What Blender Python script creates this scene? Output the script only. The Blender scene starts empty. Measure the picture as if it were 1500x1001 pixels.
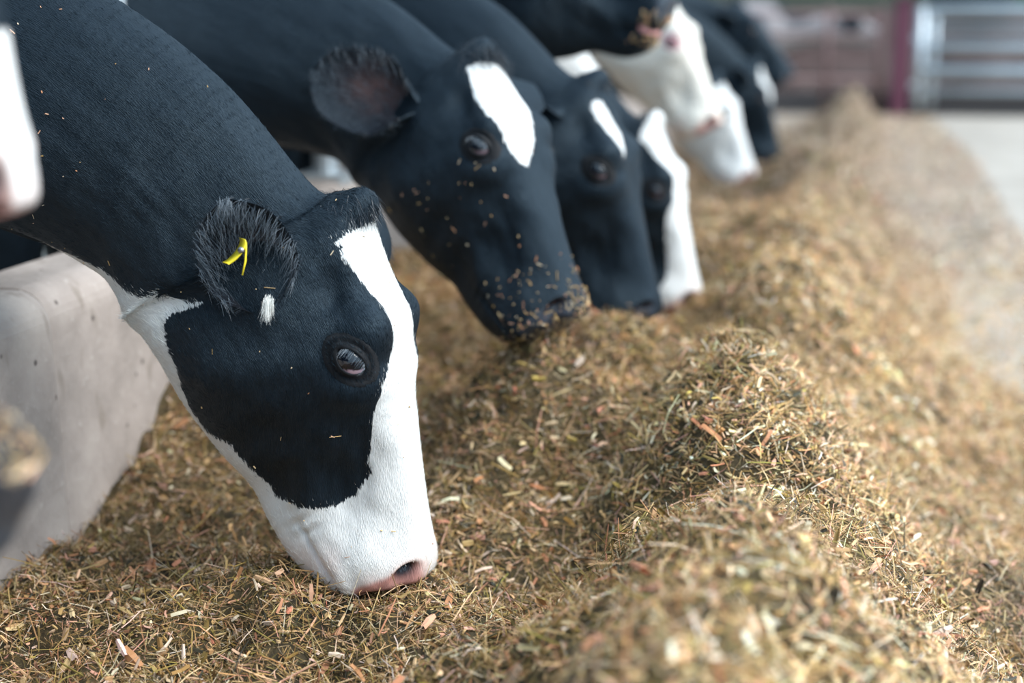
import bpy, math, random
import numpy as np
from mathutils import Vector, Matrix

# ------------------------------------------------------------------ camera
sc = bpy.context.scene
TH = math.radians(12.86); PS = math.radians(11.9); CAM = np.array([0.0, 0.0, 1.05])
cam_d = bpy.data.cameras.new('camera'); cam = bpy.data.objects.new('camera', cam_d)
sc.collection.objects.link(cam); sc.camera = cam
cam_d.sensor_width = 36.0; cam_d.lens = 2083.0 / 1500 * 36
cam.location = CAM; cam.rotation_euler = (math.pi / 2 - TH, 0, PS)
cam_d.clip_start = 0.05; cam_d.clip_end = 200
cam_d.dof.use_dof = True; cam_d.dof.focus_distance = 1.93; cam_d.dof.aperture_fstop = 1.7

# ------------------------------------------------------------------ light
world = bpy.data.worlds.new('world'); sc.world = world; world.use_nodes = True
wn = world.node_tree; bg = wn.nodes['Background']
# daylight comes in over the open alley side and the roof lights; the cow side of the barn is dim
_tc = wn.nodes.new('ShaderNodeTexCoord'); _dp = wn.nodes.new('ShaderNodeVectorMath'); _dp.operation = 'DOT_PRODUCT'
_dp.inputs[1].default_value = Vector((0.55, -0.15, 0.82)).normalized(); wn.links.new(_tc.outputs['Generated'], _dp.inputs[0])
_rp = wn.nodes.new('ShaderNodeValToRGB'); _e = _rp.color_ramp.elements; _e.new(.5); _e.new(.5)
for _x, (_p, _c) in zip(_e, [(0.0, (.012, .016, .020)), (.40, (.06, .085, .11)), (.62, (.42, .62, .80)), (1.0, (1.0, 1.35, 1.70))]): _x.position = _p; _x.color = (*_c, 1)
_mr = wn.nodes.new('ShaderNodeMapRange'); _mr.inputs[1].default_value = -1; _mr.inputs[2].default_value = 1
wn.links.new(_dp.outputs['Value'], _mr.inputs[0]); wn.links.new(_mr.outputs[0], _rp.inputs[0]); wn.links.new(_rp.outputs[0], bg.inputs['Color'])
bg.inputs['Strength'].default_value = 1.0
def sun(name, rot, energy, ang, col):
    d = bpy.data.lights.new(name, 'SUN'); d.energy = energy; d.angle = math.radians(ang); d.color = col
    o = bpy.data.objects.new(name, d); o.rotation_euler = [math.radians(a) for a in rot]; sc.collection.objects.link(o)
    return o
sun('daylight', (8, 47, 0), 4.0, 45, (1.0, 0.97, 0.92))
sc.view_settings.view_transform = 'Standard'; sc.view_settings.look = 'None'
sc.view_settings.gamma = 1; sc.view_settings.use_curve_mapping = False
sc.view_settings.exposure = 0.35

# ------------------------------------------------------------------ helpers
rng = np.random.default_rng(7); random.seed(7)
def link(o): sc.collection.objects.link(o); return o
def tag(o, label=None, cat=None, group=None, kind=None):
    if label: o['label'] = label
    if cat: o['category'] = cat
    if group: o['group'] = group
    if kind: o['kind'] = kind
    return o
def mesh_np(name, V, F, mat=None, parent=None, smooth=True, attrs=None, uv=None, mats=None, fmat=None):
    """V (n,3); F list of (m,k) integer arrays with k the same in each"""
    V = np.asarray(V, np.float32); me = bpy.data.meshes.new(name)
    if not isinstance(F, list): F = [F]
    F = [np.asarray(f, np.int64) for f in F if len(f)]
    tot = np.concatenate([np.full(len(f), f.shape[1]) for f in F]); idx = np.concatenate([f.ravel() for f in F])
    me.vertices.add(len(V)); me.vertices.foreach_set('co', V.ravel())
    me.loops.add(len(idx)); me.loops.foreach_set('vertex_index', idx.astype(np.int32))
    me.polygons.add(len(tot)); st = np.concatenate([[0], np.cumsum(tot)[:-1]])
    me.polygons.foreach_set('loop_start', st.astype(np.int32)); me.polygons.foreach_set('loop_total', tot.astype(np.int32))
    me.polygons.foreach_set('use_smooth', np.full(len(tot), smooth))
    if fmat is not None: me.polygons.foreach_set('material_index', np.asarray(fmat, np.int32))
    me.update(calc_edges=True)
    for k, a in (attrs or {}).items():
        a = np.asarray(a, np.float32)
        if a.ndim == 1:
            at = me.attributes.new(k, 'FLOAT', 'POINT'); at.data.foreach_set('value', a)
        else:
            at = me.attributes.new(k, 'FLOAT_COLOR', 'POINT')
            at.data.foreach_set('color', np.concatenate([a, np.ones((len(a), 1), np.float32)], 1).ravel())
    for m in (mats or [mat]):
        if m: me.materials.append(m)
    o = bpy.data.objects.new(name, me); link(o)
    if parent is not None: o.parent = parent
    return o
def empty(name, loc):
    o = bpy.data.objects.new(name, None); o.location = loc; link(o); return o
class MB:
    def __init__(s): s.V = []; s.F = []; s.n = 0
    def add(s, V, F):
        V = np.asarray(V, float); s.V.append(V)
        for f in F: s.F.append([i + s.n for i in f])
        s.n += len(V)
    def box(s, a, b, bev=0.0):
        a = np.array(a, float); b = np.array(b, float)
        if bev <= 0:
            V = [(x, y, z) for x in (a[0], b[0]) for y in (a[1], b[1]) for z in (a[2], b[2])]
            s.add(V, [(0,1,3,2),(4,6,7,5),(0,4,5,1),(2,3,7,6),(0,2,6,4),(1,5,7,3)])
        else:
            n = 4; prof = []
            for cx, cy, a0 in ((b[0]-bev,b[1]-bev,0),(a[0]+bev,b[1]-bev,90),(a[0]+bev,a[1]+bev,180),(b[0]-bev,a[1]+bev,270)):
                for k in range(n+1):
                    t = math.radians(a0+90*k/n); prof.append((cx+bev*math.cos(t), cy+bev*math.sin(t)))
            m = len(prof); V = [(x, y, z) for z in (a[2], b[2]) for x, y in prof]
            s.add(V, [tuple(range(m))[::-1], tuple(range(m, 2*m))] + [(i, (i+1)%m, m+(i+1)%m, m+i) for i in range(m)])
    def tube(s, P, r, n=10):
        P = [np.array(p, float) for p in P]; rr = r if hasattr(r, '__len__') else [r]*len(P); V = []
        for i, p in enumerate(P):
            t = P[min(i+1, len(P)-1)] - P[max(i-1, 0)]; t /= np.linalg.norm(t)
            a = np.cross(t, (0, 0, 1) if abs(t[2]) < .9 else (1, 0, 0)); a /= np.linalg.norm(a); b = np.cross(t, a)
            for k in range(n):
                w = 2*math.pi*k/n; V.append(p + rr[i]*(math.cos(w)*a + math.sin(w)*b))
        F = [(i*n+k, i*n+(k+1)%n, (i+1)*n+(k+1)%n, (i+1)*n+k) for i in range(len(P)-1) for k in range(n)]
        F += [tuple(range(n))[::-1], tuple(range((len(P)-1)*n, len(P)*n))]
        s.add(V, F)
    def build(s, name, mat, parent=None, smooth=False):
        me = bpy.data.meshes.new(name); me.from_pydata([tuple(v) for v in np.concatenate(s.V)], [], s.F); me.update()
        if smooth: me.polygons.foreach_set('use_smooth', [True]*len(me.polygons))
        me.materials.append(mat); o = bpy.data.objects.new(name, me); link(o)
        if parent is not None: o.parent = parent
        return o

# ------------------------------------------------------------------ materials
def newmat(name, col=(.5,.5,.5), rough=.6, metal=0.0, **kw):
    m = bpy.data.materials.new(name); m.use_nodes = True; p = m.node_tree.nodes['Principled BSDF']
    p.inputs['Base Color'].default_value = (*col, 1); p.inputs['Roughness'].default_value = rough
    p.inputs['Metallic'].default_value = metal
    for k, v in kw.items(): p.inputs[k].default_value = v
    return m
class NT:
    def __init__(s, m): s.t = m.node_tree; s.n = s.t.nodes; s.l = s.t.links; s.p = s.n.get('Principled BSDF')
    def new(s, typ, **kw):
        n = s.n.new(typ)
        for k, v in kw.items():
            if k.startswith('i_'): n.inputs[k[2:]].default_value = v
            else: setattr(n, k, v)
        return n
    def noise(s, vec, scale, detail=3, rough=.5):
        n = s.new('ShaderNodeTexNoise'); n.inputs['Scale'].default_value = scale; n.inputs['Detail'].default_value = detail
        n.inputs['Roughness'].default_value = rough
        if vec is not None: s.l.new(vec, n.inputs['Vector'])
        return n.outputs['Fac']
    def math(s, op, a, b=None, clamp=False):
        n = s.new('ShaderNodeMath'); n.operation = op; n.use_clamp = clamp
        for i, x in enumerate((a, b)):
            if x is None: continue
            if isinstance(x, (int, float)): n.inputs[i].default_value = x
            else: s.l.new(x, n.inputs[i])
        return n.outputs[0]
    def mix(s, f, a, b):
        n = s.new('ShaderNodeMix'); n.data_type = 'RGBA'
        for i, x in ((0, f), (6, a), (7, b)):
            if isinstance(x, (int, float)): n.inputs[i].default_value = x
            elif isinstance(x, tuple): n.inputs[i].default_value = (*x, 1)
            else: s.l.new(x, n.inputs[i])
        return n.outputs[2]
    def ramp(s, f, stops):
        n = s.new('ShaderNodeValToRGB'); e = n.color_ramp.elements
        while len(e) < len(stops): e.new(.5)
        for x, (p, c) in zip(e, stops): x.position = p; x.color = (*c, 1) if len(c) == 3 else c
        s.l.new(f, n.inputs[0]); return n.outputs[0]
    def maprange(s, f, a, b, c=0.0, d=1.0):
        n = s.new('ShaderNodeMapRange'); s.l.new(f, n.inputs[0])
        for i, x in enumerate((a, b, c, d)): n.inputs[i+1].default_value = x
        return n.outputs[0]
    def attr(s, name): 
        n = s.new('ShaderNodeAttribute'); n.attribute_name = name; return n
    def vscale(s, vec, v):
        n = s.new('ShaderNodeVectorMath'); n.operation = 'MULTIPLY'; s.l.new(vec, n.inputs[0]); n.inputs[1].default_value = v
        return n.outputs[0]
    def bump(s, h, strength, dist, prev=None):
        n = s.new('ShaderNodeBump'); n.inputs['Strength'].default_value = strength; n.inputs['Distance'].default_value = dist
        s.l.new(h, n.inputs['Height'])
        if prev is not None: s.l.new(prev, n.inputs['Normal'])
        return n.outputs[0]

def coat_mat(name, black=(.0055,.0085,.0125), white=(.80,.80,.78)):
    m = newmat(name, black, .5); t = NT(m)
    uv = t.attr('fuv').outputs['Vector']; pat = t.attr('pat').outputs['Fac']; mk = t.attr('mk').outputs['Color']
    sep = t.new('ShaderNodeSeparateColor'); t.l.new(mk, sep.inputs[0])
    pink, pad, hole = sep.outputs
    fine = t.noise(t.vscale(uv, (110, 900, 1)), 1.0, 2)
    mid = t.noise(t.vscale(uv, (60, 260, 1)), 1.0, 2)
    big = t.noise(uv, 22.0, 2)
    d = t.math('ADD', pat, t.math('MULTIPLY', t.math('SUBTRACT', fine, .5), .009))
    d = t.math('ADD', d, t.math('MULTIPLY', t.math('SUBTRACT', mid, .5), .014))
    d = t.math('ADD', d, t.math('MULTIPLY', t.math('SUBTRACT', big, .5), .010))
    w = t.maprange(d, -.0006, .0012)
    bl = t.mix(t.maprange(t.noise(t.vscale(uv, (30, 90, 1)), 1.0, 4), .3, .75), tuple(c*.75 for c in black), tuple(c*1.5 for c in black))
    wh = t.mix(t.maprange(t.noise(t.vscale(uv, (25, 60, 1)), 1.0, 4), .35, .75), tuple(c*.94 for c in white), white)
    wh = t.mix(pink, wh, (.72, .38, .30))
    c = t.mix(w, bl, wh)
    c = t.mix(pad, c, t.mix(w, (.050, .055, .068), (.60, .30, .26)))
    c = t.mix(hole, c, (.018, .010, .010))
    c = t.mix(t.attr('skin').outputs['Fac'], c, (.16, .075, .060))
    t.l.new(c, t.p.inputs['Base Color'])
    b = t.bump(fine, .8, .0022); b = t.bump(t.noise(t.vscale(uv, (9, 22, 1)), 1.0, 3), .45, .008, b)
    t.l.new(b, t.p.inputs['Normal'])
    t.l.new(t.maprange(pad, 0, 1, .52, .30), t.p.inputs['Roughness'])
    t.p.inputs['Specular IOR Level'].default_value = .36; t.p.inputs['Specular Tint'].default_value = (.55, .80, 1, 1)
    t.p.inputs['Sheen Weight'].default_value = .0; t.p.inputs['Sheen Roughness'].default_value = .4
    t.p.inputs['Sheen Tint'].default_value = (.7, .85, 1, 1)
    return m
COAT = coat_mat('black_and_white_coat')
CREAM = coat_mat('cream_coat', white=(.82, .79, .70))
EYE = newmat('eyeball', (.006,.008,.014), .04); EYE.node_tree.nodes['Principled BSDF'].inputs['Specular IOR Level'].default_value = .8
_t = NT(EYE); _t.l.new(_t.mix(_t.attr('scl').outputs['Fac'], (.005,.007,.012), (.62,.42,.50)), _t.p.inputs['Base Color'])
LID = newmat('eyelid_skin', (.009,.010,.012), .7, **{'Specular IOR Level': .25})
_t = NT(LID); _t.l.new(_t.bump(_t.noise(_t.attr('fuv').outputs['Vector'], 400, 3), .3, .0006), _t.p.inputs['Normal'])
PINKLID = newmat('pink_eyelid_skin', (.55,.30,.32), .5)
HAIRB = newmat('black_hair', (.020,.028,.038), .42)
HAIRC = newmat('black_coat_hair', (.0055,.0085,.0125), .5, **{'Specular Tint': (.5, .78, 1, 1), 'Specular IOR Level': .38})
HAIRW = newmat('white_hair', (.82,.82,.78), .5)
HAIRG = newmat('grey_hair', (.10,.125,.15), .45)
TAGM = newmat('yellow_plastic', (.85,.68,.03), .35)
TONGUE = newmat('tongue', (.62,.28,.26), .3)

# ------------------------------------------------------------------ the cow
# head sections in head coordinates: s along the face (poll 0 -> nose), v towards the forehead.
# each: top (s,v), bottom (s,v), then (fraction from top, half width) four times
HEAD = [
 ((.513,.006),(.515,-.050),(.12,.020),(.38,.032),(.64,.030),(.88,.016)),
 ((.511,.022),(.516,-.082),(.08,.030),(.34,.048),(.66,.046),(.93,.024)),
 ((.503,.037),(.512,-.116),(.07,.036),(.34,.060),(.66,.060),(.94,.032)),
 ((.480,.0415),(.498,-.136),(.06,.036),(.34,.066),(.66,.064),(.94,.034)),
 ((.445,.0400),(.465,-.162),(.05,.033),(.34,.062),(.66,.060),(.94,.032)),
 ((.400,.0390),(.422,-.183),(.05,.034),(.34,.057),(.66,.056),(.95,.026)),
 ((.350,.0385),(.372,-.202),(.05,.040),(.34,.060),(.66,.060),(.95,.024)),
 ((.300,.0370),(.327,-.235),(.045,.052),(.32,.076),(.66,.072),(.95,.026)),
 ((.260,.0370),(.282,-.262),(.045,.066),(.30,.092),(.66,.082),(.95,.030)),
 ((.220,.0400),(.245,-.280),(.045,.080),(.24,.102),(.64,.090),(.95,.036)),
 ((.180,.0430),(.215,-.292),(.05,.083),(.24,.104),(.62,.094),(.94,.042)),
 ((.140,.0380),(.188,-.300),(.055,.076),(.30,.098),(.62,.092),(.94,.048)),
 ((.090,.0260),(.168,-.310),(.06,.068),(.32,.090),(.62,.088),(.93,.052)),
 ((.045,.0210),(.153,-.320),(.07,.056),(.34,.084),(.62,.086),(.92,.054)),
 ((.016,.0140),(.142,-.330),(.08,.048),(.36,.082),(.62,.086),(.92,.054)),
 ((-.002,-.016),(.133,-.336),(.08,.046),(.36,.078),(.62,.086),(.92,.056)),
 ((-.016,-.048),(.124,-.342),(.08,.044),(.36,.076),(.62,.086),(.92,.058)),
]
def smoothstep(x): x = np.clip(x, 0, 1); return x*x*(3-2*x)
def unit(a): a = np.asarray(a, float); return a/np.linalg.norm(a)
def head_frame(yaw, pitch, roll):
    y, p, r = [math.radians(a) for a in (yaw, pitch, roll)]
    e1 = np.array([math.cos(p)*math.cos(y), math.cos(p)*math.sin(y), -math.sin(p)])
    e2 = np.array([math.sin(p)*math.cos(y), math.sin(p)*math.sin(y), math.cos(p)])
    e3 = np.cross(e1, e2)
    return np.array([e1, math.cos(r)*e2+math.sin(r)*e3, math.cos(r)*e3-math.sin(r)*e2])
def catmull(A, ts):
    A = np.asarray(A, float); n = len(A); out = []
    for t in ts:
        i = min(int(t), n-2); u = t-i
        p0 = A[max(i-1, 0)]; p1 = A[i]; p2 = A[i+1]; p3 = A[min(i+2, n-1)]
        out.append(.5*((2*p1)+(-p0+p2)*u+(2*p0-5*p1+4*p2-p3)*u*u+(-p0+3*p1-3*p2+p3)*u**3))
    return np.array(out)
def poly_sdf(P, poly):
    """signed distance, positive inside"""
    poly = np.asarray(poly, float); d = np.full(len(P), 1e9); ins = np.zeros(len(P), bool)
    for i in range(len(poly)):
        a = poly[i]; b = poly[(i+1) % len(poly)]; ab = b-a
        t = np.clip(((P-a)@ab)/max(ab@ab, 1e-12), 0, 1); q = a+t[:, None]*ab
        d = np.minimum(d, np.linalg.norm(P-q, axis=1))
        c = ((a[1] > P[:, 1]) != (b[1] > P[:, 1]))
        with np.errstate(divide='ignore', invalid='ignore'):
            xi = (b[0]-a[0])*(P[:, 1]-a[1])/(b[1]-a[1]+1e-15)+a[0]
        ins ^= c & (P[:, 0] < xi)
    return np.where(ins, d, -d)
def vnoise(x, y, seed, scale):
    r = np.random.default_rng(seed); T = r.random((64, 64)); x = x*scale+100; y = y*scale+100
    xi = np.floor(x).astype(int); yi = np.floor(y).astype(int); fx = smoothstep(x-xi); fy = smoothstep(y-yi)
    g = lambda a, b: T[a % 64, b % 64]
    return (g(xi, yi)*(1-fx)*(1-fy)+g(xi+1, yi)*fx*(1-fy)+g(xi, yi+1)*(1-fx)*fy+g(xi+1, yi+1)*fx*fy)*2-1
DBG = {}
RIGHT = np.array([math.cos(PS), math.sin(PS), 0.0])
FW = np.array([-math.sin(PS)*math.cos(TH), math.cos(PS)*math.cos(TH), -math.sin(TH)]); UPV = np.cross(RIGHT, FW)

def strands(name, roots, dirs, length, width, mat, parent, droop=(0,0,-.3), curl=.15, seed=1):
    r = np.random.default_rng(seed); n = len(roots); K = 4
    L = length*(.6+.6*r.random(n)); d = dirs+r.normal(0, curl, (n, 3)); d /= np.linalg.norm(d, axis=1)[:, None]
    side = np.cross(d, r.normal(0, 1, (n, 3))); side /= np.linalg.norm(side, axis=1)[:, None]
    g = np.asarray(droop, float)+r.normal(0, curl*.6, (n, 3)); V = np.zeros((n, K*2, 3)); p = roots.copy()
    for k in range(K):
        w = width*(1-k/(K-1)*.85)
        V[:, 2*k] = p-side*w/2; V[:, 2*k+1] = p+side*w/2
        dd = d+g*(k+1)/K; dd /= np.linalg.norm(dd, axis=1)[:, None]; p = p+dd*(L/(K-1))[:, None]
    base = (np.arange(n)*K*2)[:, None]
    F = np.concatenate([base+np.array([[2*k, 2*k+1, 2*k+3, 2*k+2]]) for k in range(K-1)])
    return mesh_np(name, V.reshape(-1, 3), F, mat, parent)

def ear_mesh(base, d, n, L=.175, W=.056, flop=0.0, nu=22, nv=17):
    d = unit(d); n = unit(n-np.dot(n, d)*d); a = np.cross(d, n)
    V = []; inner = []; SK = ear_mesh.sk = []
    for i in range(nu):
        u = i/(nu-1); leaf = math.sin(math.pi*min(max(u-.08, 0)*.86+.02, 1))**.85 if u > .08 else math.sin(math.pi*.02)**.85*u/.08
        w = .046*(1-u)**1.5+W*1.08*leaf+.004; w *= 1-max(0, (u-.78)/.22)**3*.8
        ph = 2.95-2.1*smoothstep(u/.42)-.25*u; R = w/ph
        c = base+d*(L*(u-.10))+n*(-.012*math.sin(u*math.pi)-.016-flop*u*u)
        ring = []
        for layer, th in ((0, 0.0), (1, .0055)):
            js = range(nv) if layer == 0 else reversed(range(nv))
            for j in js:
                x = -1+2*j/(nv-1); rr = R+th*(1-abs(x)**6)
                V.append(c+a*(rr*math.sin(x*ph))+n*(R-rr*math.cos(x*ph))); inner.append((1-layer)*(1+0*x)); SK.append((1-layer)*math.exp(-((x-.15)/.45)**2-((u-.42)/.25)**2))
    m = 2*nv; F = [(i*m+k, i*m+(k+1) % m, (i+1)*m+(k+1) % m, (i+1)*m+k) for i in range(nu-1) for k in range(m)]
    tip = (nu-1)*m; F += [(tip+k, tip+k+1, tip+m-2-k, tip+m-1-k) for k in range(nv-1)]
    return np.array(V), np.array(F), np.array(inner, float)

def cow(name, label, O, ypr, scale=1.0, body_y=None, body_x=0.0, body_z=0.0, dz_neck=0.0, black=(), white_default=True, far_black=None,
        res=7, half=24, ear=None, ear_far=None, mat=None, pink=0.0, pad=1.0, open_mouth=0.0, hair=0, body_white=(), eye_ring=LID,
        neck_h=(.315,.345,.405,.54), tuft=0, tuft_mat=None, tuft_len=.020, padk=0, nsize=1.0, group=None, legs=True, tan0=None, tan1=.9, body_dir=0.0, extra=None):
    M = head_frame(*ypr); O = np.asarray(O, float); mat = mat or COAT
    H = lambda s, v, y=0.0: O+scale*(np.array([s, v, y])@M)
    body_y = O[1] if body_y is None else body_y
    # control sections: T, B, lateral, (f,w)*4
    C = []
    for T, B, *fw in HEAD:
        C.append(np.concatenate([H(*T), H(*B), M[2], np.array([(f, w*scale) for f, w in fw]).ravel()]))
    T0 = H(*HEAD[-1][0]); B0 = H(*HEAD[-1][1]); c0 = (T0+B0)/2
    n0 = unit(np.cross(M[2], unit(T0-B0)))
    if np.dot(n0, M[0]) > 0: n0 = -n0
    bx = -1.52+body_x
    bd = math.radians(body_dir); bf = np.array([math.cos(bd), math.sin(bd), 0]); bl = np.array([math.sin(bd), -math.cos(bd), 0])
    c1 = np.array([bx, body_y, 1.01+body_z]); L = np.linalg.norm(c1-c0)
    m0 = n0*L*(tan0 if tan0 else .9); m1 = (-bf)*L*tan1
    for k, t in enumerate((.17, .38, .62, .84)):
        h00 = 2*t**3-3*t*t+1; h10 = t**3-2*t*t+t; h01 = -2*t**3+3*t*t; h11 = t**3-t*t
        p = h00*c0+h10*m0+h01*c1+h11*m1
        dp = (6*t*t-6*t)*c0+(3*t*t-4*t+1)*m0+(-6*t*t+6*t)*c1+(3*t*t-2*t)*m1; dp = unit(dp)
        lat = unit(M[2]*(1-t)+bl*t); lat = unit(lat-np.dot(lat, dp)*dp)
        up = unit(np.cross(lat, dp)); 
        if up[2] < 0 and k > 1: up = -up
        if k <= 1 and np.dot(up, T0-B0) < 0: up = -up
        hh = neck_h[k]*scale; w = (.088, .105, .135, .19)[k]*scale
        sh = dz_neck*(0, .6, 1, .5)[k]
        p = p+np.array([0, 0, sh])
        C.append(np.concatenate([p+up*hh/2, p-up*hh/2, lat, np.array([.07, w*.52, .34, w*.95, .66, w, .93, w*.5]).ravel()]))
    def bsec(x, zt, zb, w, yy=0):
        q = c1*np.array([1, 1, 0])+bf*x
        return np.concatenate([q+[0, 0, zt+body_z], q+[0, 0, zb+body_z], bl, np.array([.06, w*.55, .33, w*.95, .66, w, .94, w*.5])])
    C += [bsec(0, 1.36, .66, .25), bsec(-.25, 1.37, .62, .29), bsec(-.6, 1.36, .58, .325), bsec(-1.0, 1.37, .57, .338),
          bsec(-1.35, 1.38, .66, .315), bsec(-1.55, 1.35, .82, .25), bsec(-1.62, 1.24, .98, .12)]
    nh = len(HEAD)
    ts = [0]
    for i in range(len(C)-1):
        r = res if i < nh-1 else (max(3, res) if i < nh+4 else 4)
        if 2 <= i < nh-1 and i >= 4: r = res
        ts += [i+(k+1)/r for k in range(r)]
    S = catmull(C, ts); n = len(S)
    # half profile
    A = []; HP = 2*half
    for row in S:
        T, B, lat = row[:3], row[3:6], unit(row[6:9]); fw = row[9:].reshape(4, 2)
        D = B-T; D_len = np.linalg.norm(D)
        P = np.array([(0, 0)]+[(f, w) for f, w in fw]+[(1, 0)]); P = P*[D_len, 1]
        ext = np.vstack([[P[1, 0], -P[1, 1]], P, [P[-2, 0], -P[-2, 1]]])
        pts = []
        for i in range(1, len(ext)-2):
            p0, p1, p2, p3 = ext[i-1:i+3]
            t0 = 0; t1 = t0+np.linalg.norm(p1-p0)**.5; t2 = t1+np.linalg.norm(p2-p1)**.5; t3 = t2+np.linalg.norm(p3-p2)**.5
            for t in np.linspace(t1, t2, 9)[:-1]:
                a1 = (t1-t)/(t1-t0)*p0+(t-t0)/(t1-t0)*p1; a2 = (t2-t)/(t2-t1)*p1+(t-t1)/(t2-t1)*p2; a3 = (t3-t)/(t3-t2)*p2+(t-t2)/(t3-t2)*p3
                b1 = (t2-t)/(t2-t0)*a1+(t-t0)/(t2-t0)*a2; b2 = (t3-t)/(t3-t1)*a2+(t-t1)/(t3-t1)*a3
                pts.append((t2-t)/(t2-t1)*b1+(t-t1)/(t2-t1)*b2)
        pts.append(P[-1]); pts = np.array(pts); seg = np.linalg.norm(np.diff(pts, axis=0), axis=1); cum = np.concatenate([[0], np.cumsum(seg)])
        q = np.linspace(0, cum[-1], half+1); X = np.interp(q, cum, pts[:, 0]); Y = np.interp(q, cum, pts[:, 1])
        ring = []
        g = list(q)+[-v for v in q[1:-1][::-1]]; xs = list(X)+list(X[1:-1][::-1]); ys = list(Y)+[-v for v in Y[1:-1][::-1]]
        ring = T+np.outer(np.array(xs)/D_len, D)+np.outer(ys, lat)
        A.append((ring, g))
    V = np.array([a[0] for a in A]); G = np.array([a[1] for a in A]); m = V.shape[1]
    cen = (S[:, :3]+S[:, 3:6])/2; Tl = S[:, :3]
    U = np.concatenate([[0], np.cumsum(np.linalg.norm(np.diff(cen*.5+Tl*.5, axis=0), axis=1))])
    V = V.reshape(-1, 3); G = G.ravel(); U = np.repeat(U, m)
    F = np.array([(i*m+k, i*m+(k+1) % m, (i+1)*m+(k+1) % m, (i+1)*m+k) for i in range(n-1) for k in range(m)])[:, ::-1]
    def normals(V):
        Vg = V.reshape(n, m, 3); du = np.gradient(Vg, axis=0); dv = np.roll(Vg, -1, 1)-np.roll(Vg, 1, 1)
        N = np.cross(dv, du); N /= np.linalg.norm(N, axis=2)[:, :, None]+1e-12; N = N.reshape(-1, 3)
        cc = np.repeat(Vg.mean(1), m, axis=0)
        sgn = np.sign(np.sum(N*(V-cc), axis=1).mean()); return N*sgn
    loc = ((V-O)@M.T)/scale; s, v, y = loc.T; ay = abs(y)
    near_head = U < .75*scale
    N = normals(V); disp = np.zeros(len(V)); side = smoothstep((ay-.02)/.05)
    def gs(s0, v0, rs, rv, ang=0):
        ca, sa = math.cos(ang), math.sin(ang); ds = s-s0; dv = v-v0
        return np.exp(-(((ds*ca+dv*sa)/rs)**2+((-ds*sa+dv*ca)/rv)**2))
    disp += side*.017*gs(.158, .024, .030, .022, .3)       # brow
    disp += side*.008*gs(.235, -.008, .022, .030)          # below the eye
    disp -= side*.016*gs(.100, -.020, .034, .024)          # temple hollow
    disp += side*.012*gs(.190, -.190, .055, .055, -.5); disp -= side*.008*gs(.280, -.135, .020, .05, .35)     # cheek muscle
    disp += side*.004*gs(.310, -.055, .055, .015, -.25)    # facial crest
    disp -= side*.011*gs(.375, -.055, .060, .026, .1)      # nose side hollow
    disp -= side*.009*gs(.355, -.150, .050, .028, -.3)
    disp -= side*.0022*gs(.300, -.118, .010, .030, .5); disp += side*.002*gs(.318, -.120, .009, .026, .5)
    disp += side*.008*gs(.105, -.105, .040, .030)          # ear root
    disp -= side*.010*gs(.100, -.230, .018, .085, .15)     # behind the jaw
    disp += .024*gs(.010, .008, .0155, .05)*np.exp(-(abs(y)/.031)**2.6)   # poll
    disp -= .004*gs(.22, .04, .05, .03)*np.exp(-(y/.03)**2)
    disp += side*.007*gs(.462, -.035, .030, .035)          # upper lip
    mline = np.interp(s, [.40, .44, .48, .52], [-.128, -.112, -.090, -.072])
    md = np.exp(-((v-mline)/.0045)**2)*smoothstep((s-.405)/.02)
    disp -= .006*md
    disp += .003*np.exp(-((v-mline-.016)/.012)**2)*smoothstep((s-.42)/.04)
    disp += side*.003*(np.sin((s*1.0+v*.5)*300)*gs(.415, -.12, .02, .03))
    disp -= side*.012*gs(.190, .003, .015, .015)
    disp += side*(.0024*vnoise(s, v, 51, 26)+.0012*vnoise(s, v, 52, 60))*smoothstep((np.hypot(s-.19, v)-.02)/.02)
    disp -= side*.006*gs(.345, -.02, .045, .010, -.12); disp += side*.004*gs(.35, -.095, .06, .012, -.35)          # eye socket
    # nostril
    ns, nv, ny = .494, .014, .040
    q1 = ((s-ns)*.8+(v-nv)*.6); q2 = (-(s-ns)*.6+(v-nv)*.8)
    nost = np.exp(-((q1/.0125/nsize)**2+(q2/.020/nsize)**2)**1.3)*(ay > .020)*(ay < .078)
    rim = np.exp(-((q1/.021/nsize)**2+(q2/.030/nsize)**2)**1.2)*(ay > .02)*(ay < .08)
    disp += .006*rim
    V = V+N*(disp*scale*near_head)[:, None]
    V = V+N*((.009*vnoise(U, G, 41, 4.5)+.006*vnoise(U*.6, G*1.3+3, 42, 9)+.0012*vnoise(U*.4, G*2, 43, 40))*smoothstep((U/scale-.48)/.12))[:, None]
    V = V-(N*.7-M[2]*np.sign(y)[:, None]*.0+.5*M[0])*(nost*.026*scale*near_head)[:, None]
    if open_mouth:
        low = smoothstep((mline-v)/.006)*smoothstep((s-.30)/.2)*near_head
        V = V+(-M[1]*open_mouth*(low*smoothstep((s-.28)/.22))[:, None])*scale-(M[0]*open_mouth*.35*low[:, None])*scale
    N = normals(V)
    # coat
    P2 = np.stack([U/scale, abs(G)/scale], 1); pat = np.full(len(V), .05 if white_default else -.05)
    def coat(P2, polys):
        val = np.full(len(P2), -1.0)
        for p in polys: val = np.maximum(val, poly_sdf(P2, p))
        return val
    nearside = G >= 0
    vb = coat(P2, black); pat = -vb
    if far_black is not None: pat = np.where(nearside, -vb, -coat(P2, far_black))
    for p in body_white: pat = np.maximum(pat, poly_sdf(np.stack([U/scale, G/scale], 1), p))
    pat = np.clip(pat, -.05, .05)
    front = smoothstep((s-.455)/.05)*near_head
    padm = np.clip(smoothstep((s+.25*v-.484+padk)/.010)*smoothstep((v+.062)/.012)*smoothstep((.036-v)/.01), 0, 1)*near_head*pad
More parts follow.
